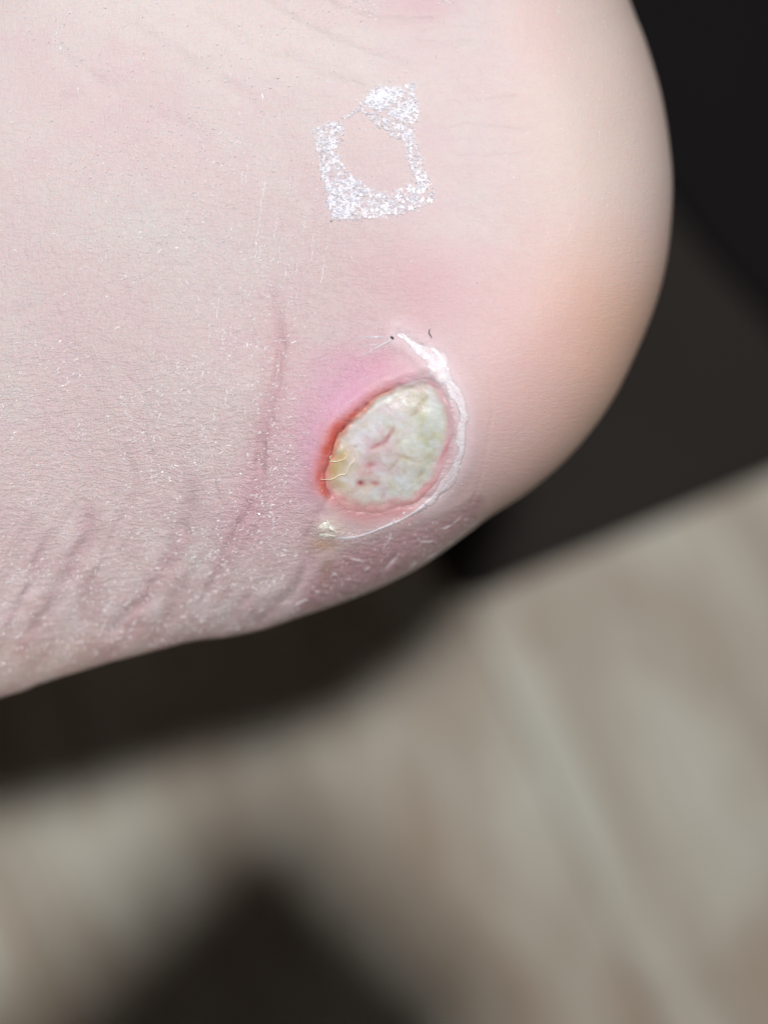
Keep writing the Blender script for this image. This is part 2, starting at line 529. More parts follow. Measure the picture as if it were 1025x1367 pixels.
_ring_ds = OUT[::3]
def seg_dist_cache(u, v):
    """distance to the silhouette, from a bilinear table where far from it"""
    return seg_dist_fast(u, v)
_tab = None
def seg_dist_fast(u, v):
    global _tab
    if _tab is None:
        gx = np.arange(-3500, 1101, 20.0)
        gy = np.arange(-2100, 1501, 20.0)
        U, V = np.meshgrid(gx, gy)
        _tab = (gx, gy, np.maximum(signed(U, V, OUT[::4]), -40))
    gx, gy, T = _tab
    fx = np.clip((u - gx[0]) / 20, 0, len(gx) - 1.001)
    fy = np.clip((v - gy[0]) / 20, 0, len(gy) - 1.001)
    ix, iy = fx.astype(int), fy.astype(int)
    fx, fy = fx - ix, fy - iy
    d = (T[iy, ix] * (1 - fx) + T[iy, ix + 1] * fx) * (1 - fy) + (T[iy + 1, ix] * (1 - fx) + T[iy + 1, ix + 1] * fx) * fy
    m = d < 60
    if m.any():
        d = d.copy()
        uu, vv = u[m], v[m]
        out = np.empty(len(uu))
        inview = (uu > -60) & (vv > -100)
        head = OUT[np.hstack([np.arange(0, 27 * 16 + 17), []]).astype(int)]
        if inview.any():
            out[inview] = seg_dist(uu[inview], vv[inview], head[::2])
        if (~inview).any():
            out[~inview] = seg_dist(uu[~inview], vv[~inview], OUT[::5], True)
        d[m] = np.maximum(out, 0)
    return np.maximum(d, 0)

def skin_tint(u, v):
    """pigment of the skin itself"""
    def mixc(c, k, rgb):
        k = np.clip(k, 0, 1)[:, None]
        return c * (1 - k) + lin(rgb) * k
    n1, n2 = fbm(u / 90, v / 90, 81, 4), fbm(u / 30, v / 30, 82, 3)
    c = np.tile(lin((212, 193, 192)), (len(u), 1))
    c = mixc(c, smooth(0.42, 0.62, n1) * 0.45, (210, 200, 197))
    c = mixc(c, smooth(0.5, 0.7, n2) * 0.25, (210, 184, 190))
    # thick yellowish sole skin on the right, peach lower down
    c = mixc(c, smooth(620, 850, u + 0.1 * v) * smooth(420, 220, v) * 0.6, (216, 196, 180))
    pe = smooth(600, 800, u + 0.2 * (v - 400)) * smooth(230, 420, v)
    c = mixc(c, pe * 0.85 * (0.7 + 0.6 * n1), (220, 180, 156))
    c = mixc(c, 0.4 * smooth(640, 700, u) * smooth(700, 640, u - 80) * smooth(300, 100, v), (222, 194, 188))
    # pink flush above and round the sore
    def blob(x, y, rx, ry, rot=0):
        cs, sn = math.cos(rot), math.sin(rot)
        a, b = (u - x) * cs + (v - y) * sn, -(u - x) * sn + (v - y) * cs
        return np.exp(-((a / rx) ** 2 + (b / ry) ** 2))
    c = mixc(c, 0.6 * blob(570, 385, 95, 60, 0.3) * (0.6 + 0.7 * n1), (210, 164, 168))
    c = mixc(c, 0.42 * blob(520, 600, 180, 190, 0.2), (212, 172, 178))
    c = mixc(c, 0.5 * blob(700, 470, 90, 130), (212, 174, 172))
    c = mixc(c, 0.75 * blob(505, 505, 75, 45, -0.6) * (0.5 + n2), (214, 160, 176))
    c = mixc(c, 0.8 * blob(424, 590, 36, 80, 0.25) * (0.4 + 1.1 * n2), (214, 158, 184))
    c = mixc(c, 0.7 * blob(455, 530, 45, 55, 0.4) * (0.4 + 1.1 * n2), (215, 160, 186))
    c = mixc(c, 0.3 * blob(352, 590, 22, 110, 0.18) * (0.6 + 0.8 * n2), (196, 138, 150))
    c = mixc(c, 0.22 * blob(372, 470, 20, 70, -0.1), (206, 156, 164))
    c = mixc(c, 0.5 * blob(330, 690, 45, 60, 0.5), (206, 166, 178))
    c = mixc(c, 0.5 * blob(560, 5, 60, 26), (206, 168, 174))
    # ruddy folds low on the tendon
    c = mixc(c, 0.5 * smooth(620, 860, v) * smooth(460, 300, u) * smooth(0.35, 0.6, n2), (190, 158, 156))
    c = mixc(c, 0.35 * smooth(820, 870, v) * smooth(460, 300, u), (196, 166, 146))
    for p, w_, dp in CREASE[:12]:
        bx = (u > p[:, 0].min() - 40) & (u < p[:, 0].max() + 40) & (v > p[:, 1].min() - 40) & (v < p[:, 1].max() + 40)
        q = seg_dist(u[bx], v[bx], p)
        k = np.zeros(len(u))
        k[bx] = np.exp(-(q / (w_ * 1.3)) ** 2) * 0.22 * min(1, dp * 4) * (0.5 + noise(u[bx] / 25, v[bx] / 25, 88))
        c = mixc(c, k, (184, 138, 148))
    # faint bluish mottling
    c = mixc(c, 0.35 * blob(215, 310, 90, 60), (205, 205, 200))
    c = mixc(c, 0.5 * blob(270, 20, 300, 70, 0.3), (222, 212, 206))
    bx = (u > 370) & (u < 700) & (v > 420) & (v < 840)
    if bx.any():
        uu, vv = u[bx], v[bx]
        cc = c[bx]
        wob = 4 * (noise(uu / 7, vv / 7, 91) - 0.5)
        sd = signed(uu, vv, BED) + wob
        ang = np.degrees(np.arctan2(vv - 600, uu - 525)) % 360     # 0 right, 90 down, 180 left, 270 up
        def mc(k, rgb):
            nonlocal cc
            k = np.clip(k, 0, 1)[:, None]
            cc = cc * (1 - k) + lin(rgb) * k
        ul = smooth(120, 160, ang) * smooth(285, 250, ang)
        left = smooth(125, 160, ang) * smooth(225, 195, ang)
        mc(0.65 * ul * np.exp(-((sd + 6) / (8 + 7 * left)) ** 2), (214, 132, 126))
        mc(0.95 * ul * (0.35 + 0.9 * noise(uu / 12, vv / 12, 97)) * np.exp(-((sd + 3 + 4 * left) / (3.2 + 6 * left)) ** 2), (202, 92, 74))
        mc(0.6 * left * np.exp(-((sd + 2) / 3.0) ** 2), (170, 58, 42))
        mc(0.8 * ul * smooth(0.45, 0.7, noise(uu / 11, vv / 11, 95)) * np.exp(-((sd + 1) / 2.0) ** 2), (158, 52, 54))
        bot = smooth(20, 50, ang) * smooth(150, 120, ang)
        mc(0.75 * bot * np.exp(-((sd + 6) / 13) ** 2), (202, 140, 142))
        mc(0.6 * (smooth(60, 20, ang) + smooth(300, 330, ang)) * np.exp(-((sd + 2) / 8) ** 2), (206, 150, 158))
        # shiny drying skin under the sore: greyish mauve
        fl = smooth(-10, 14, signed(uu, vv, FILM))
        mc(fl * 0.75, (176, 136, 142))
        mc(fl * 0.5 * smooth(0.5, 0.7, noise(uu / 16, vv / 10, 96)), (184, 146, 148))
        # whitened, soggy skin either side of the peeled edge
        fd, ft = seg_dist(uu, vv, FLAP, want_t=True)
        mc(0.75 * (0.4 + 0.9 * fbm(uu / 9, vv / 9, 98, 3)) * np.exp(-((fd - 2) / 17) ** 2), (228, 208, 212))
        ld = seg_dist(uu, vv, LIP)
        mc(0.5 * np.exp(-(ld / 7) ** 2), (222, 190, 190))
        # crust
        k = np.exp(-(((uu - 438) / 19) ** 2 + ((vv - 706) / 15) ** 2))
        mc(k * 0.75, (222, 206, 190))
        mc(0.6 * np.exp(-(((uu - 432) / 20) ** 2 + ((vv - 728) / 8) ** 2)), (196, 158, 118))
        mc(0.4 * np.exp(-(((uu - 436) / 9) ** 2 + ((vv - 758) / 18) ** 2)), (172, 128, 98))
        c[bx] = cc
    return c

def skin_material():
    m = NT('skin')
    pl = m.attr('place').outputs['Vector']
    tint = m.attr('tint').outputs['Color']
    rough_at = m.attr('relief').outputs['Fac']
    wet = m.attr('wet').outputs['Fac']
    mott = m.noise(pl, 55, 4, 0.6).outputs['Fac']
    fine = m.noise(pl, 330, 2, 0.6).outputs['Fac']
    c = m.mix(m.math('MULTIPLY', m.math('SUBTRACT', mott, 0.35), 0.30), tint, tuple(lin((212, 172, 176))))
    c = m.mix(m.math('MULTIPLY', m.ramp(fine, [(0.58, (0, 0, 0)), (0.75, (1, 1, 1))]), 0.16), c, tuple(lin((240, 226, 224))))
    m.l(c, m.b.inputs['Base Color'])
    # fine skin relief: warped cells and criss-cross lines
    wn = m.noise(pl, 28, 2)
    wv = m.n('ShaderNodeVectorMath', operation='MULTIPLY_ADD')
    m.l(wn.outputs['Color'], wv.inputs[0])
    wv.inputs[1].default_value = (0.018, 0.018, 0)
    m.l(pl, wv.inputs[2])
    def lines(sx, sy, rot, width):
        n_ = m.noise(m.mapping(wv.outputs[0], (sx, sy, 1), rot), 1.0, 2, 0.5).outputs['Fac']
        d_ = m.math('ABSOLUTE', m.math('SUBTRACT', n_, 0.5))
        return m.math('MINIMUM', m.math('DIVIDE', d_, width), 1.0)
    h1 = m.math('ADD', m.math('MULTIPLY', lines(34, 150, 0.22, 0.09), 0.19), m.math('MULTIPLY', lines(150, 38, 0.42, 0.09), 0.15))
    hn = m.noise(pl, 420, 3, 0.65).outputs['Fac']
    h = m.math('MULTIPLY', m.math('MULTIPLY', h1, 1.3), rough_at)
    h = m.math('ADD', h, m.math('MULTIPLY', hn, m.math('ADD', m.math('MULTIPLY', rough_at, 0.75), 0.12)))
    wn2 = m.noise(m.mapping(pl, (90, 200, 1), 0.6), 1.0, 3, 0.6).outputs['Fac']
    h = m.math('ADD', h, m.math('MULTIPLY', m.math('MULTIPLY', wn2, wet), 1.1))
    m.l(m.bump(h, 0.00016, 1.0), m.b.inputs['Normal'])
    r = m.math('SUBTRACT', m.math('ADD', m.math('SUBTRACT', 0.47, m.math('MULTIPLY', rough_at, 0.15)), m.math('MULTIPLY', mott, 0.12)), m.math('MULTIPLY', wet, 0.24))
    m.l(r, m.b.inputs['Roughness'])
    m.b.inputs['IOR'].default_value = 1.42
    m.b.inputs['Subsurface Weight'].default_value = 0.35
    m.b.inputs['Subsurface Radius'].default_value = (1.0, 0.40, 0.25)
    m.b.inputs['Subsurface Scale'].default_value = 0.0011
    return m.m

def build_foot(skin):
    ph = np.radians(np.concatenate([np.linspace(-72, -10, 240, endpoint=False), np.linspace(-10, 92, 780, endpoint=False), np.linspace(92, 288, 190, endpoint=False)]))
    nf = 470
    q = np.linspace(0, 1, nf + 1)[1:]
    t = 1 - (1 - q) ** 1.55
    R = Rphi(ph)
    cp, sp = np.cos(ph), np.sin(ph)
    U = ORIG[0] + t[:, None] * R * cp
    V = ORIG[1] + t[:, None] * R * sp
    u, v = U.ravel(), V.ravel()
    z = foot_height(u, v)
    ze, _, _ = edge_params(U[-1], V[-1])
    z = z.reshape(U.shape)
    z[-1] = ze
    n = len(ph)
    # underside, coarser: from the rim back to the middle
    qb = np.linspace(0, 1, 46)[1:-1]
    tb = 1 - qb ** 1.7
    Ub = ORIG[0] + tb[:, None] * R * cp
    Vb = ORIG[1] + tb[:, None] * R * sp
    db = seg_dist_fast(Ub.ravel(), Vb.ravel())
    zeb, wdb, exb = edge_params(Ub.ravel(), Vb.ravel())
    x = np.clip(db / wdb, 0, 1)
    zb = zeb - (zeb - 0.166) * (1 - (1 - x) ** exb) ** (1 / exb)
    co = np.vstack([to_world(ORIG[:1], ORIG[1:], foot_height(ORIG[:1].copy(), ORIG[1:].copy())),
                    to_world(u, v, z.ravel()),
                    to_world(Ub.ravel(), Vb.ravel(), zb),
                    to_world(ORIG[:1], ORIG[1:], np.array([zb[-n:].mean()]))])
    # toe grooves far outside the picture: press the toe end in between five toes
    toe = (co[:, 1] > 0.195) & (np.abs(co[:, 0]) < 0.09)
    g = np.abs(np.sin((co[:, 2] - 0.166) / 0.060 * 5 * np.pi / 1.0 * 0.5))
    co[toe, 1] -= (0.012 * smooth(0.195, 0.225, co[toe, 1]) * (1 - g[toe]) ** 3)
    nrow = nf + len(tb)
    i = np.arange(n)
    j = (i + 1) % n
    F = []
    for k in range(nrow - 1):
        a = 1 + k * n
        F.append(np.column_stack([a + i, a + j, a + n + j, a + n + i]))
    quads = np.vstack(F)[:, ::-1]
    uv = np.vstack([[ORIG], np.column_stack([u, v]), np.column_stack([Ub.ravel(), Vb.ravel()]) + 3000, [ORIG + 3000]]) / 1000.0
    pu, pv = uv[:, 0] * 1000, uv[:, 1] * 1000
    col = skin_tint(pu, pv)
    relief = 0.3 + 0.7 * smooth(640, 420, pu + 0.12 * (400 - pv)) * (0.12 + 0.88 * smooth(100, 480, pv))
    wet = np.zeros(len(pu))
    bx = (pu > 370) & (pu < 700) & (pv > 420) & (pv < 840)
    wet[bx] = np.clip(0.9 * smooth(-6, 6, signed(pu[bx], pv[bx], FILM)) + smooth(-20, -2, signed(pu[bx], pv[bx], BED)), 0, 1)
    relief[bx] *= 1 - 0.75 * smooth(-50, -15, signed(pu[bx], pv[bx], BED))
    # one mesh: quads, with the two poles closed by small triangles
    me_faces = quads
    o = mesh_np('foot', co[:], me_faces, skin, None, col, uv, {'relief': relief, 'wet': wet})
    import bmesh
    bm = bmesh.new()
    bm.from_mesh(o.data)
    bm.verts.ensure_lookup_table()
    last = 1 + (nrow - 1) * n
    end = len(bm.verts) - 1
    for a in range(n):
        b = (a + 1) % n
        bm.faces.new((bm.verts[0], bm.verts[1 + b], bm.verts[1 + a])).smooth = True
        bm.faces.new((bm.verts[end], bm.verts[last + a], bm.verts[last + b])).smooth = True
    bm.to_mesh(o.data)
    bm.free()
    return o

def surf(pts, lift=0.0):
    """world points on the skin (lift in mm) for picture spots"""
    P = np.atleast_2d(np.array(pts, float))
    z = foot_height(P[:, 0].copy(), P[:, 1].copy())
    return to_world(P[:, 0], P[:, 1], z + lift * 1e-3)

def ribbon(path, half, lift, cols=7, edge=-0.12, seed=1, rag=0.25, step=1.6):
    """raised strip on the skin: returns co, quads, px ; half and lift are arrays along the path or numbers"""
    P = np.asarray(path, float)
    seg = np.hypot(*np.diff(P, axis=0).T)
    s = np.concatenate([[0], np.cumsum(seg)])
    n = max(4, int(s[-1] / step))
    ss = np.linspace(0, s[-1], n)
    X = np.column_stack([np.interp(ss, s, P[:, 0]), np.interp(ss, s, P[:, 1])])
    T = np.gradient(X, axis=0)
    T /= np.linalg.norm(T, axis=1)[:, None] + 1e-9
    N = np.column_stack([-T[:, 1], T[:, 0]])
    tt = ss / s[-1]
    hw = np.interp(tt, np.linspace(0, 1, len(np.atleast_1d(half))), np.atleast_1d(half))
    hl = np.interp(tt, np.linspace(0, 1, len(np.atleast_1d(lift))), np.atleast_1d(lift))
    c = np.linspace(-1, 1, cols)
    rl = 1 + rag * 2.4 * (noise(ss / 16, ss * 0 + 0.3, seed) - 0.5) + 0.35 * rag * (noise(ss / 5, ss * 0 + 7.3, seed) - 0.5)
    rr = 1 + rag * 2.4 * (noise(ss / 16, ss * 0 + 5.3, seed + 9) - 0.5) + 0.35 * rag * (noise(ss / 5, ss * 0 + 2.3, seed) - 0.5)
    px = []
    hh = []
    for k in c:
        w_ = np.where(k < 0, rl, rr) * hw
        px.append(X + N * (k * w_)[:, None])
        p_ = px[-1]
        hh.append(edge + (hl - edge) * (1 - np.abs(k) ** 2.2) * (0.55 + 0.9 * fbm(p_[:, 0] / 8, p_[:, 1] / 8, seed + 3, 3)))
    px = np.stack(px, 1).reshape(-1, 2)
    hh = np.stack(hh, 1).ravel()
    co = surf(px, hh)
    q = []
    for a in range(n - 1):
        for b in range(cols - 1):
            r = a * cols + b
            q.append([r, r + cols, r + cols + 1, r + 1])
    return co, np.array(q), px

def simple_mat(name, c1, c2, rough, sss=0.3, bump=0.0001, scale=300, coat=0.0, tinted=False):
    m = NT(name)
    pl = m.attr('place').outputs['Vector']
    n1 = m.noise(pl, scale * 0.25, 3).outputs['Fac']
    n2 = m.noise(pl, scale, 3, 0.6).outputs['Fac']
    if tinted:
        at = m.attr('tint').outputs['Color']
        m.l(m.mix(m.math('MULTIPLY', n2, 0.4), at, tuple(lin(c2))), m.b.inputs['Base Color'])
    else:
        m.l(m.mix(n1, tuple(lin(c1)), tuple(lin(c2))), m.b.inputs['Base Color'])
    m.b.inputs['Roughness'].default_value = rough
    m.b.inputs['IOR'].default_value = 1.45
    m.b.inputs['Subsurface Weight'].default_value = sss
    m.b.inputs['Subsurface Radius'].default_value = (1, 0.6, 0.5)
    m.b.inputs['Subsurface Scale'].default_value = 0.0006
    m.b.inputs['Coat Weight'].default_value = coat
    m.b.inputs['Coat Roughness'].default_value = 0.12
    m.l(m.bump(n2, bump, 1.0), m.b.inputs['Normal'])
    return m.m

def bed_material():
    m = NT('wet_wound_slough')
    pl = m.attr('place').outputs['Vector']
    n2 = m.noise(pl, 260, 4, 0.6).outputs['Fac']
    n3 = m.noise(pl, 70, 3, 0.5).outputs['Fac']
    c = m.mix(m.math('MULTIPLY', m.ramp(n2, [(0.55, (0, 0, 0)), (0.72, (1, 1, 1))]), 0.3), m.attr('tint').outputs['Color'], tuple(lin((216, 218, 220))))
    m.l(c, m.b.inputs['Base Color'])
    m.b.inputs['Roughness'].default_value = 0.40
    m.b.inputs['IOR'].default_value = 1.36
    m.b.inputs['Coat Weight'].default_value = 0.10
    m.b.inputs['Coat Roughness'].default_value = 0.12
    m.b.inputs['Subsurface Weight'].default_value = 0.25
    m.b.inputs['Subsurface Radius'].default_value = (1, 0.8, 0.6)
    m.b.inputs['Subsurface Scale'].default_value = 0.0008
    m.l(m.bump(m.math('ADD', m.math('MULTIPLY', n2, 0.16), n3), 0.00013, 1.0), m.b.inputs['Normal'])
    return m.m

def build_wound(foot):
    # bed: a lumpy wet pad lying in the crater
    gx = np.arange(425, 615, 1.3)
    gy = np.arange(500, 695, 1.3)
    U, V = np.meshgrid(gx, gy)
    u, v = U.ravel(), V.ravel()
    sd = signed(u + 6 * (noise(u / 22, v / 22, 121) - 0.5) + 1.5 * (noise(u / 5, v / 5, 123) - 0.5), v + 6 * (noise(u / 22, v / 22, 122) - 0.5), BED) + 2.5
    keep = (sd > -4).reshape(U.shape)
    base = foot_height(u.copy(), v.copy(), False)
    # crater floor is flat-ish inside; pad rises from below its rim
    h = -0.14 + 0.30 * smooth(-4, 7, sd) + 0.05 * smooth(3, 45, sd)
    h += 0.24 * (fbm(u / 34, v / 34, 101, 3) - 0.5) * smooth(0, 16, sd)
    h += 0.09 * (fbm(u / 11, v / 11, 103, 2) - 0.5) * smooth(0, 8, sd)
    pits = [(Z(350, 705), 6, 4, .30, 0), (Z(430, 705), 7, 3.5, .2, 0.1), (Z(405, 600), 7, 4, .22, -.2), (Z(505, 440), 12, 3.2, .28, -1.0), (Z(440, 490), 12, 3, .15, -.5),
            (Z(690, 655), 6, 3.2, .25, -.9), (Z(545, 590), 11, 3, .2, -.9), (Z(660, 300), 9, 3, .2, -.8), (Z(700, 240), 9, 2.5, .14, -.8),
            (Z(318, 498), 2, 2, .2, 0), (Z(610, 560), 14, 3, .12, 0.3), (Z(830, 520), 16, 2.6, .15, -1.1)]
    def pit(p, rx, ry, rot):
        cs, sn = math.cos(rot), math.sin(rot)
        a, b = (u - p[0]) * cs + (v - p[1]) * sn, -(u - p[0]) * sn + (v - p[1]) * cs
        return np.exp(-((a / rx) ** 2 + (b / ry) ** 2))
    for p, rx, ry, dp, rot in pits:
        h -= 0.42 * dp * pit(p, rx * 1.4, ry * 1.4, rot)
    for p, r, hh in ((Z(710, 340), 11, .22), (Z(560, 300), 14, .12), (Z(260, 560), 9, .2), (Z(230, 520), 6, .2), (Z(370, 800), 14, .12), (Z(480, 720), 10, .12)):
        h += hh * pit(p, r, r, 0)
    z = base + h * 1e-3
    col = np.tile(lin((211, 208, 204)), (len(u), 1))
    def mc(k, rgb):
        nonlocal col
        k = np.clip(k, 0, 1)[:, None]
        col = col * (1 - k) + lin(rgb) * k
    n1 = fbm(u / 26, v / 26, 105, 4)
    mc(0.5 * smooth(0.42, 0.62, n1), (204, 205, 200))
    mc(0.95 * pit(Z(730, 430), 26, 38, 0.2) * (0.4 + 1.2 * n1), (182, 184, 146))
    mc(0.7 * pit(Z(610, 470), 12, 30, 0.5), (222, 222, 218))
    mc(0.7 * pit(Z(560, 680), 26, 14, -0.3), (212, 212, 202))
    mc(0.6 * pit(Z(690, 190), 26, 12, 0.1), (194, 184, 164))
    mc(0.6 * pit(Z(460, 330), 30, 16, -0.6), (208, 210, 206))
    mc(0.5 * smooth(0.5, 0.65, fbm(u / 14, v / 14, 107, 3)), (208, 198, 194))
    mc(0.5 * smooth(0.56, 0.7, fbm(u / 7, v / 7, 108, 3)), (196, 186, 168))
    mc(0.7 * pit(Z(620, 520), 16, 30, 0.4), (210, 213, 204))
    mc(0.75 * pit(Z(360, 450), 26, 16, -0.7), (208, 182, 186))
    mc(0.7 * pit(Z(420, 570), 24, 18, -0.3), (200, 186, 188))
    mc(0.75 * pit(Z(320, 760), 26, 26, 0.3), (208, 188, 172))
    mc(0.75 * pit(Z(400, 650), 22, 18, 0.0), (202, 164, 164))
    mc(0.85 * pit(Z(195, 640), 9, 24, 0.15), (184, 152, 96))
    mc(0.8 * pit(Z(240, 560), 11, 16, 0.3), (192, 164, 112))
    mc(0.5 * pit(Z(215, 710), 12, 10, 0), (190, 160, 106))
    sd = sd - 2.5
    rag = 12 * fbm(u / 9, v / 9, 131, 3)
    mc(0.9 * smooth(2 + rag, -1, sd) * smooth(560, 500, u) * smooth(690, 640, v), (208, 134, 112))
    mc(0.9 * smooth(6 + 2 * rag, 0, sd) * smooth(530, 580, u), (210, 166, 172))
    mc(0.9 * smooth(5 + 2 * rag, 0, sd) * smooth(625, 655, v), (204, 146, 146))
    mc(0.5 * smooth(0.42, 0.64, fbm(u / 20, v / 20, 141, 3)) * smooth(6, 16, sd), (212, 218, 222))
    mc(0.45 * smooth(0.42, 0.66, fbm(u / 16, v / 16, 142, 3)) * smooth(6, 16, sd) * smooth(570, 500, u), (202, 160, 168))
    mc(0.25 * smooth(0.5, 0.66, fbm(u / 9, v / 9, 143, 3)) * smooth(6, 16, sd), (186, 172, 136))
    for k, (p, rx, ry, dp, rot) in enumerate(pits):
        rgb = (180, 118, 120) if k < 5 else (172, 152, 120)
        if k == 11:
            rgb = (206, 120, 132)
        mc((0.85 if k < 5 else 0.6) * pit(p, rx, ry, rot), rgb)
    mc(0.8 * pit(Z(345, 702), 3, 2.5, 0), (150, 60, 66))
    ii = np.arange(U.size).reshape(U.shape)
    cell = keep[:-1, :-1] & keep[1:, :-1] & keep[:-1, 1:] & keep[1:, 1:]
    q = np.stack([ii[:-1, :-1], ii[1:, :-1], ii[1:, 1:], ii[:-1, 1:]], -1)[cell]
    used = np.unique(q)
    remap = np.zeros(U.size, int)
    remap[used] = np.arange(len(used))
    bed = mesh_np('wound_bed', to_world(u, v, z)[used], remap[q], bed_material(), foot, col[used], np.column_stack([u, v])[used] / 1000)
    bed['label'] = 'pale yellowish grey wet floor of the sore with pink pits'

    white = simple_mat('soggy_white_skin', (232, 224, 226), (218, 200, 206), 0.36, 0.45, 0.00012, 300, 0.25)
    co, qd, px = ribbon(FLAP, [3.5, 8, 13, 15, 13, 10, 8, 7.5, 7, 7, 7.5, 7, 4], [.05, .07, .10, .10, .10, .14, .17, .17, .16, .16, .20, .24, .2], 15, -0.05, 3, 0.6)
    kk = np.tile(np.abs(np.linspace(-1, 1, 15)), len(px) // 15)
    fd, ft = seg_dist(px[:, 0], px[:, 1], FLAP, want_t=True)
    wk = smooth(1.0, 0.25, kk + 0.9 * (fbm(px[:, 0] / 7, px[:, 1] / 7, 113, 3) - 0.5))
    wk *= np.clip(0.75 + 1.0 * (fbm(px[:, 0] / 12, px[:, 1] / 12, 114, 3) - 0.4), 0.3, 1)
    cl = skin_tint(px[:, 0], px[:, 1]) * (1 - wk[:, None]) + lin((236, 230, 233)) * wk[:, None]
    soft = simple_mat('whitened_peeling_skin', (232, 224, 226), (226, 208, 213), 0.34, 0.4, 0.00012, 300, 0.25, True)
    fl = mesh_np('peeled_skin_edge', co, qd, soft, foot, cl, px / 1000)
    fl['label'] = 'white soggy rolled edge of peeled skin round the right of the sore'
    co, qd, px = ribbon(LIP, [4.5, 3, 1.8, 2.6, 2.2, 2.8, 3.2], [.3, .2, .16, .18, .13, .09, .03], 7, -0.05, 5, 0.7)
    fl2 = mesh_np('peeled_skin_edge', co, qd, white, foot, None, px / 1000)
    fl2['label'] = 'thin white line of peeled skin below the sore'

    # strips of torn skin
    strips = [
        ([Z(545, -140), (520, 455), (505, 463), (480, 478)], 1.5, .22), ([(522, 451), (505, 450), (485, 450), (468, 452)], 1.3, .12),
        ([(505, 459), (492, 461), (480, 462)], 1.1, .12), ([(527, 693), (523, 705), (526, 700)][:2], 1.5, .35), ([(522, 711), (517, 725), (510, 735)], 1.7, .4),
        ([(466, 745), (478, 748), (488, 750)], 1.2, .25), ([(560, 723), (572, 724), (579, 721)], 1.2, .25), ([(590, 707), (597, 704), (603, 701)], 1.2, .25),
        ([(452, 772), (446, 766), (440, 774)], 1.2, .3), ([(458, 777), (455, 783)], 1.3, .3), ([(412, 800), (398, 806), (392, 812)], 1.2, .3),
        ([(420, 790), (428, 790)], 1.1, .25), ([(604, 700), (612, 693), (616, 688)], 1.0, .2), ([(400, 681), (408, 674), (415, 676)], 1.0, .25),
        ([(540, 514), (552, 510), (570, 508), (580, 512)], 0.9, .15), ([(486, 762), (494, 757)], 1.2, .25), ([(508, 764), (522, 752), (530, 742)], 1.1, .2),
        ([(545, 760), (556, 750)], 1.1, .25), ([(570, 746), (584, 738)], 1.2, .25), ([(470, 798), (476, 794)], 1.6, .12), ([(597, 729), (605, 721)], 1.3, .12),
        ([(456, 668), (462, 662)], 0.9, .2),
    ]
    for k, (p, hw, lf) in enumerate(strips):
        pp = catmull(p, 6) if len(p) > 2 else np.array(p, float)
        co, qd, px = ribbon(pp, [hw * 0.3, hw * (1.1 if k < 5 else .75), hw * .7, hw * 0.2], [lf * .3, lf * .8, lf * .8, lf * .2], 5, -0.05, 20 + k, 0.6, 1.2)
        mesh_np('torn_skin_strip', co, qd, white, foot, None, px / 1000)
    # dried yellowish threads at the left rim of the bed
    yel = simple_mat('dried_yellow_thread', (252, 246, 226), (244, 228, 190), 0.2, 0.0, 0.0001, 300, 0.4)
    for k, p in enumerate([[Z(318, 535), Z(316, 575), Z(280, 610), Z(262, 652), Z(225, 660), Z(185, 682), Z(120, 685)], [Z(262, 530), Z(262, 560), Z(215, 580), Z(170, 580)],
                           [Z(185, 545), Z(172, 560), Z(190, 585)], [Z(230, 490), Z(238, 515)]]):
        co, qd, px = ribbon(catmull(p, 6), [.6, .9, .9, .8, .5], [.5, .52, .5, .48, .3], 5, 0.25, 60 + k, 0.3, 1.2)
        mesh_np('dried_thread', co, qd, yel, bed, None, px / 1000)
    # whitish crust at the lower left rim
    cr = simple_mat('whitish_crust', (242, 237, 230), (232, 216, 200), 0.2, 0.5, 0.00016, 240, 0.6)
    for k, (p, hw, lf) in enumerate([([(424, 706), (434, 702), (446, 708)], 5, .16), ([(436, 694), (440, 704), (450, 712)], 3, .26), ([(426, 714), (440, 715), (448, 716)], 3.5, .14)]):
        co, qd, px = ribbon(catmull(p, 6), [hw * .5, hw, hw * .6], [lf * .6, lf, lf * .6], 7, -0.1, 80 + k, 0.45, 1.3)
        mesh_np('crust', co, qd, cr, foot, None, px / 1000)
    return bed

def fleck_mesh(name, spots, mat, parent, lift=0.02):
    """many tiny flecks; spots = (u, v, half length, half width, angle, height mm)"""
    s = np.array(spots)
    n = len(s)
    k = 6
    a = np.linspace(0, 2 * np.pi, k, endpoint=False)
    rad = 0.65 + 0.7 * RNG.random((n, k))
    lx, ly = np.cos(a) * rad * s[:, 2:3], np.sin(a) * rad * s[:, 3:4]
    ca, sa = np.cos(s[:, 4:5]), np.sin(s[:, 4:5])
    pu, pv = s[:, 0:1] + lx * ca - ly * sa, s[:, 1:2] + lx * sa + ly * ca
    pu = np.hstack([pu, s[:, 0:1] + 0.4 * s[:, 2:3] * (RNG.random((n, 1)) - .5)])
    pv = np.hstack([pv, s[:, 1:2] + 0.4 * s[:, 2:3] * (RNG.random((n, 1)) - .5)])
    h = np.hstack([np.full((n, k), -0.03) + 0.07 * RNG.random((n, k)), s[:, 5:6]]) + lift
    z = foot_height(pu.ravel(), pv.ravel()) + h.ravel() * 1e-3
    co = to_world(pu.ravel(), pv.ravel(), z)
    b = (np.arange(n) * (k + 1))[:, None]
    tri = np.concatenate([np.stack([b[:, 0] + k, b[:, 0] + (i + 1) % k, b[:, 0] + i], -1) for i in range(k)])
    return mesh_np(name, co, tri, mat, parent, None, np.column_stack([pu.ravel(), pv.ravel()]) / 1000, None, False)

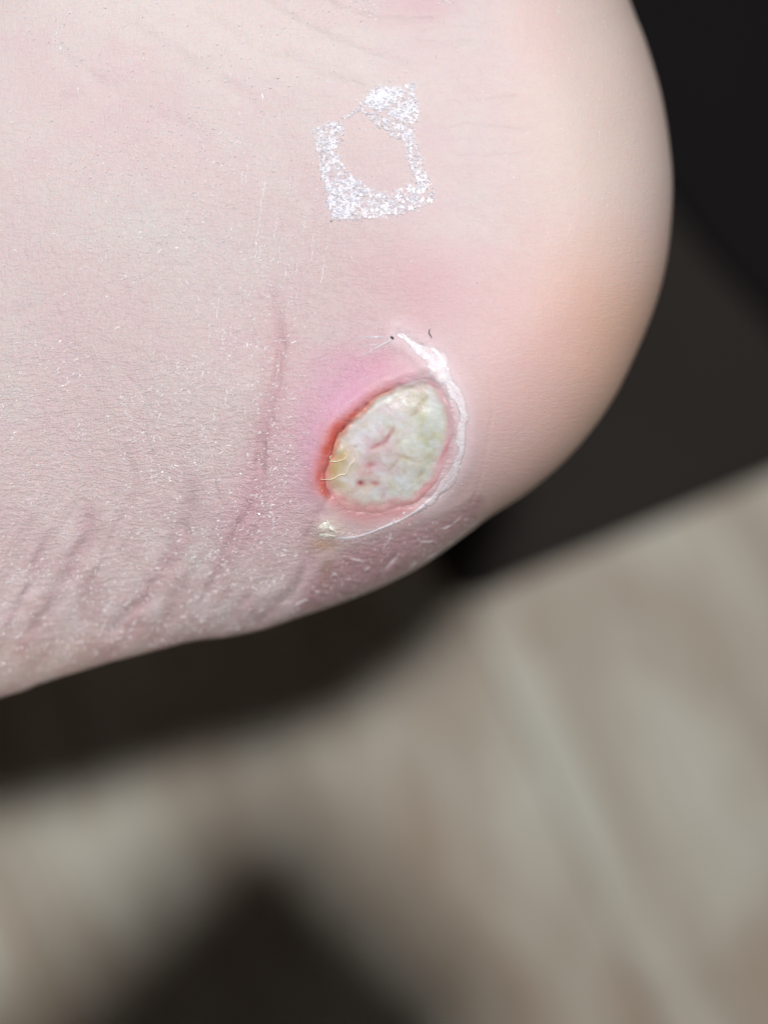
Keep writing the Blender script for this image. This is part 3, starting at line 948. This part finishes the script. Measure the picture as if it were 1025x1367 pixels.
def build_flecks(foot):
    m = simple_mat('glint_and_scale_white', (246, 238, 238), (236, 222, 222), 0.24, 0.0, 0.00005, 300, 0.4)  # most flecks are glints painted white; peeled edge and top are loose skin
    sp = []
    while len(sp) < 3600:
        u, v = random.uniform(-40, 640), random.uniform(-20, 900)
        dens = 0.10 + 0.9 * math.exp(-(((u - 290) / 130) ** 2 + ((v - 440) / 190) ** 2)) + 0.4 * (v > 450) * (u < 400)
        if u > 440:
            dens *= 0.25
        if 420 < v < 720 and u > 410:
            continue
        dens *= 2.2 * float(noise(np.array([u / 45]), np.array([v / 45]), 401)[0]) ** 1.6
        if random.random() > dens:
            continue
        ang = random.gauss(1.75, 0.5) if random.random() < 0.5 else random.gauss(-0.35, 0.35)
        L = random.uniform(1.0, 2.8) * (1.7 if random.random() < 0.12 else 1)
        sp.append((u, v, L, random.uniform(0.55, 1.1), ang, random.uniform(0.06, 0.18)))
    # longer white glint strokes left of the residue
    for x, y0, y1 in ((328, 215, 245), (340, 245, 345), (322, 235, 250), (308, 300, 320), (352, 240, 262), (366, 280, 320), (372, 330, 352), (402, 290, 330), (415, 310, 345),
                      (430, 330, 372), (362, 205, 222), (384, 230, 260), (395, 340, 370), (345, 330, 352), (290, 400, 425), (278, 440, 462), (300, 520, 545), (285, 545, 562)):
        y = y0
        while y < y1:
            sp.append((x + (y1 - y) * 0.12 + random.gauss(0, .7), y, random.uniform(1.6, 3.6), random.uniform(.5, .8), 1.7 + random.gauss(0, .25), random.uniform(.04, .09)))
            y += random.uniform(2.5, 6)
    # ragged bits along the peeled edge
    for path, cnt, wid in ((FLAP, 70, 7), (LIP, 35, 4)):
        for _ in range(cnt):
            q = path[random.randrange(len(path))]
            sp.append((q[0] + random.gauss(0, wid), q[1] + random.gauss(0, wid), random.uniform(.8, 2.2), random.uniform(.4, .9), random.uniform(0, 3), random.uniform(.1, .2)))
    # flaky patch at the top of the picture
    for _ in range(110):
        sp.append((random.gauss(488, 20), abs(random.gauss(0, 14)) - 8, random.uniform(.9, 2.4), random.uniform(.5, 1), random.uniform(0, 3), random.uniform(.04, .12)))
    for _ in range(26):
        sp.append((random.gauss(596, 7), abs(random.gauss(0, 6)) - 6, random.uniform(1.2, 3), random.uniform(.5, 1), -.5, random.uniform(.05, .14)))
    # sparse dots on the sole side and round the sore
    for _ in range(150):
        sp.append((random.uniform(600, 850), random.uniform(0, 330), random.uniform(.6, 1.2), random.uniform(.4, .8), random.uniform(0, 3), random.uniform(.02, .05)))
    for _ in range(130):
        u, v = random.gauss(455, 45), random.gauss(540, 60)
        if signed(np.array([u]), np.array([v]), BED)[0] < -10:
            sp.append((u, v, random.uniform(.6, 1.1), random.uniform(.5, .8), random.uniform(0, 3), random.uniform(.03, .08)))
    for _ in range(330):  # thin white flecks for torn flakes and gloss glints under the sore
        u, v = random.uniform(390, 640), random.uniform(690, 800)
        if signed(np.array([u]), np.array([v]), FILM)[0] > 3:
            sp.append((u, v, random.uniform(.8, 2.2), random.uniform(.3, .65), random.gauss(-.7, .5), random.uniform(.03, .10)))
    A = np.array(sp)
    ok = (seg_dist_fast(A[:, 0], A[:, 1]) > 5) & inside(A[:, 0], A[:, 1], OUT[::2])
    sp = list(A[ok])
    o = fleck_mesh('glint_and_scale_flecks', sp, m, foot)
    o['kind'] = 'stuff'
    o['label'] = 'tiny white flecks over the heel: painted skin glints and loose dry scales'

def build_residue():
    m = simple_mat('white_adhesive_residue', (250, 250, 253), (240, 240, 248), 0.3, 0.0, 0.00006, 300, 0.2)
    R2 = lambda x, y: (380 + x / 4.271, 80 + y / 4.271)
    zones = [  # outline, flecks per square pixel
        ([R2(440, 235), R2(530, 150), R2(640, 150), R2(740, 130), R2(755, 240), R2(770, 300), R2(735, 380), R2(600, 320), R2(480, 270)], .20, 1.15),
        ([R2(430, 285), R2(520, 300), R2(740, 395), R2(745, 440), R2(690, 470), R2(600, 430), R2(520, 370)], .2, 1.0),
        ([R2(155, 395), R2(265, 350), R2(325, 340), R2(335, 450), R2(290, 520), R2(340, 600), R2(420, 690), R2(400, 900), R2(265, 910), R2(205, 650)], .21, 1.0),
        ([R2(265, 740), R2(420, 690), R2(520, 750), R2(600, 760), R2(700, 700), R2(750, 690), R2(830, 690), R2(865, 800), R2(760, 850), R2(600, 905), R2(400, 910), R2(265, 910)], .17, 1.0),
        ([R2(690, 460), R2(745, 450), R2(800, 620), R2(830, 700), R2(750, 700), R2(690, 560)], .17, .95),
        ([R2(370, 300), R2(430, 265), R2(440, 285), R2(330, 345), R2(320, 335)], .22, .9),
        ([R2(400, 390), R2(480, 380), R2(480, 430), R2(400, 430)], .01, .7), ([R2(440, 630), R2(500, 640), R2(500, 700), R2(440, 700)], .02, .8),
    ]
    sp = []
    for poly, dens, sz in zones:
        P = np.array(poly)
        mn, mx = P.min(0), P.max(0)
        for _ in range(int(dens * (mx - mn).prod())):
            u, v = random.uniform(mn[0], mx[0]), random.uniform(mn[1], mx[1])
            if not inside(np.array([u]), np.array([v]), P)[0]:
                continue
            if noise(np.array([u / 6]), np.array([v / 6]), 201)[0] < 0.17:
                continue
            u, v = u + random.gauss(0, 1.3), v + random.gauss(0, 1.3)
            sp.append((u, v, random.uniform(1.0, 2.8) * sz, random.uniform(.5, 1.05) * sz, random.uniform(0, math.pi), random.uniform(.08, .28)))
    # denser smear in the top corner
    for _ in range(130):
        a, b = random.gauss(0, 1), random.gauss(0, 1)
        sp.append((R2(540, 210)[0] + 11 * a + 1 * b, R2(540, 210)[1] + 4.5 * b - 1.5 * a, random.uniform(1.2, 2.6), random.uniform(.8, 1.5), random.uniform(0, 3), random.uniform(.05, .14)))
    o = fleck_mesh('adhesive_residue', sp, m, None, 0.03)
    gx, gy = np.meshgrid(np.arange(405, 595, 1.2), np.arange(105, 305, 1.2))
    u, v = gx.ravel(), gy.ravel()
    sd = np.full(u.shape, -1e3)
    for poly, dens, sz in zones[:6]:
        sd = np.maximum(sd, signed(u, v, np.array(poly)) - (0.5 if dens > .12 else 2.5))
    crack = np.abs(noise(u / 5.5 + 0.8 * noise(u / 9, v / 9, 211), v / 5.5, 212) - 0.5)
    ok = ((sd + 5 * (fbm(u / 6, v / 6, 213, 3) - 0.5) > 0.3) & (crack > 0.055) & (fbm(u / 4, v / 4, 214, 2) > 0.45)).reshape(gx.shape)
    ii = np.arange(u.size).reshape(gx.shape)
    cell = ok[:-1, :-1] & ok[1:, :-1] & ok[:-1, 1:] & ok[1:, 1:]
    q = np.stack([ii[:-1, :-1], ii[1:, :-1], ii[1:, 1:], ii[:-1, 1:]], -1)[cell]
    used = np.unique(q)
    remap = np.zeros(u.size, int)
    remap[used] = np.arange(len(used))
    zf = foot_height(u.copy(), v.copy()) + (0.03 + 0.05 * noise(u / 3, v / 3, 215)) * 1e-3
    k = (0.10 + 0.5 * fbm(u / 10, v / 10, 216, 2))[:, None]
    tint = skin_tint(u, v) * (1 - k) + lin((246, 246, 250)) * k
    fm = simple_mat('whitish_adhesive_film', (246, 246, 250), (240, 238, 244), 0.34, 0.0, 0.0001, 400, 0.2, True)
    mesh_np('film', to_world(u, v, zf)[used], remap[q], fm, o, tint[used], np.column_stack([u, v])[used] / 1000)
    tag(o, 'white crumbly square outline of sticky plaster residue on the heel skin', 'residue')

def build_lint():
    m = NT('black_lint')
    n1 = m.noise(m.n('ShaderNodeTexCoord').outputs['Object'], 4000)
    m.l(m.ramp(n1.outputs['Fac'], [(.3, (.01, .008, .01)), (.7, (.03, .02, .025))]), m.b.inputs['Base Color'])
    m.b.inputs['Roughness'].default_value = 0.8
    for pts, hw, lf, lab in (([(521.5, 449), (523.5, 450.5), (525, 453)], 1.7, .34, 'black speck of lint on the white skin edge above the sore'),
                             ([(574, 439), (572.5, 444), (576, 451)], .8, .2, 'thin dark hair-like lint right of the black speck above the sore'),
                             ([(441, 294), (442, 295.5), (443.5, 296)], .9, .15, 'tiny dark speck at the lower left corner of the white residue')):
        co, qd, px = ribbon(catmull(pts, 4), [hw * .6, hw, hw * .6], [lf * .6, lf, lf * .6], 5, -0.02, 300 + int(pts[0][0]), .5, .8)
        tag(mesh_np('lint_speck', co, qd, m.m, None, None, px / 1000), lab, 'lint', 'specks of lint on the heel')

build_floor()
build_dark_things()
build_phone()
foot = build_foot(skin_material())
tag(foot, 'bare pale pink heel with a round open sore, held above the floor', 'foot')
build_wound(foot)
build_flecks(foot)
build_residue()
build_lint()
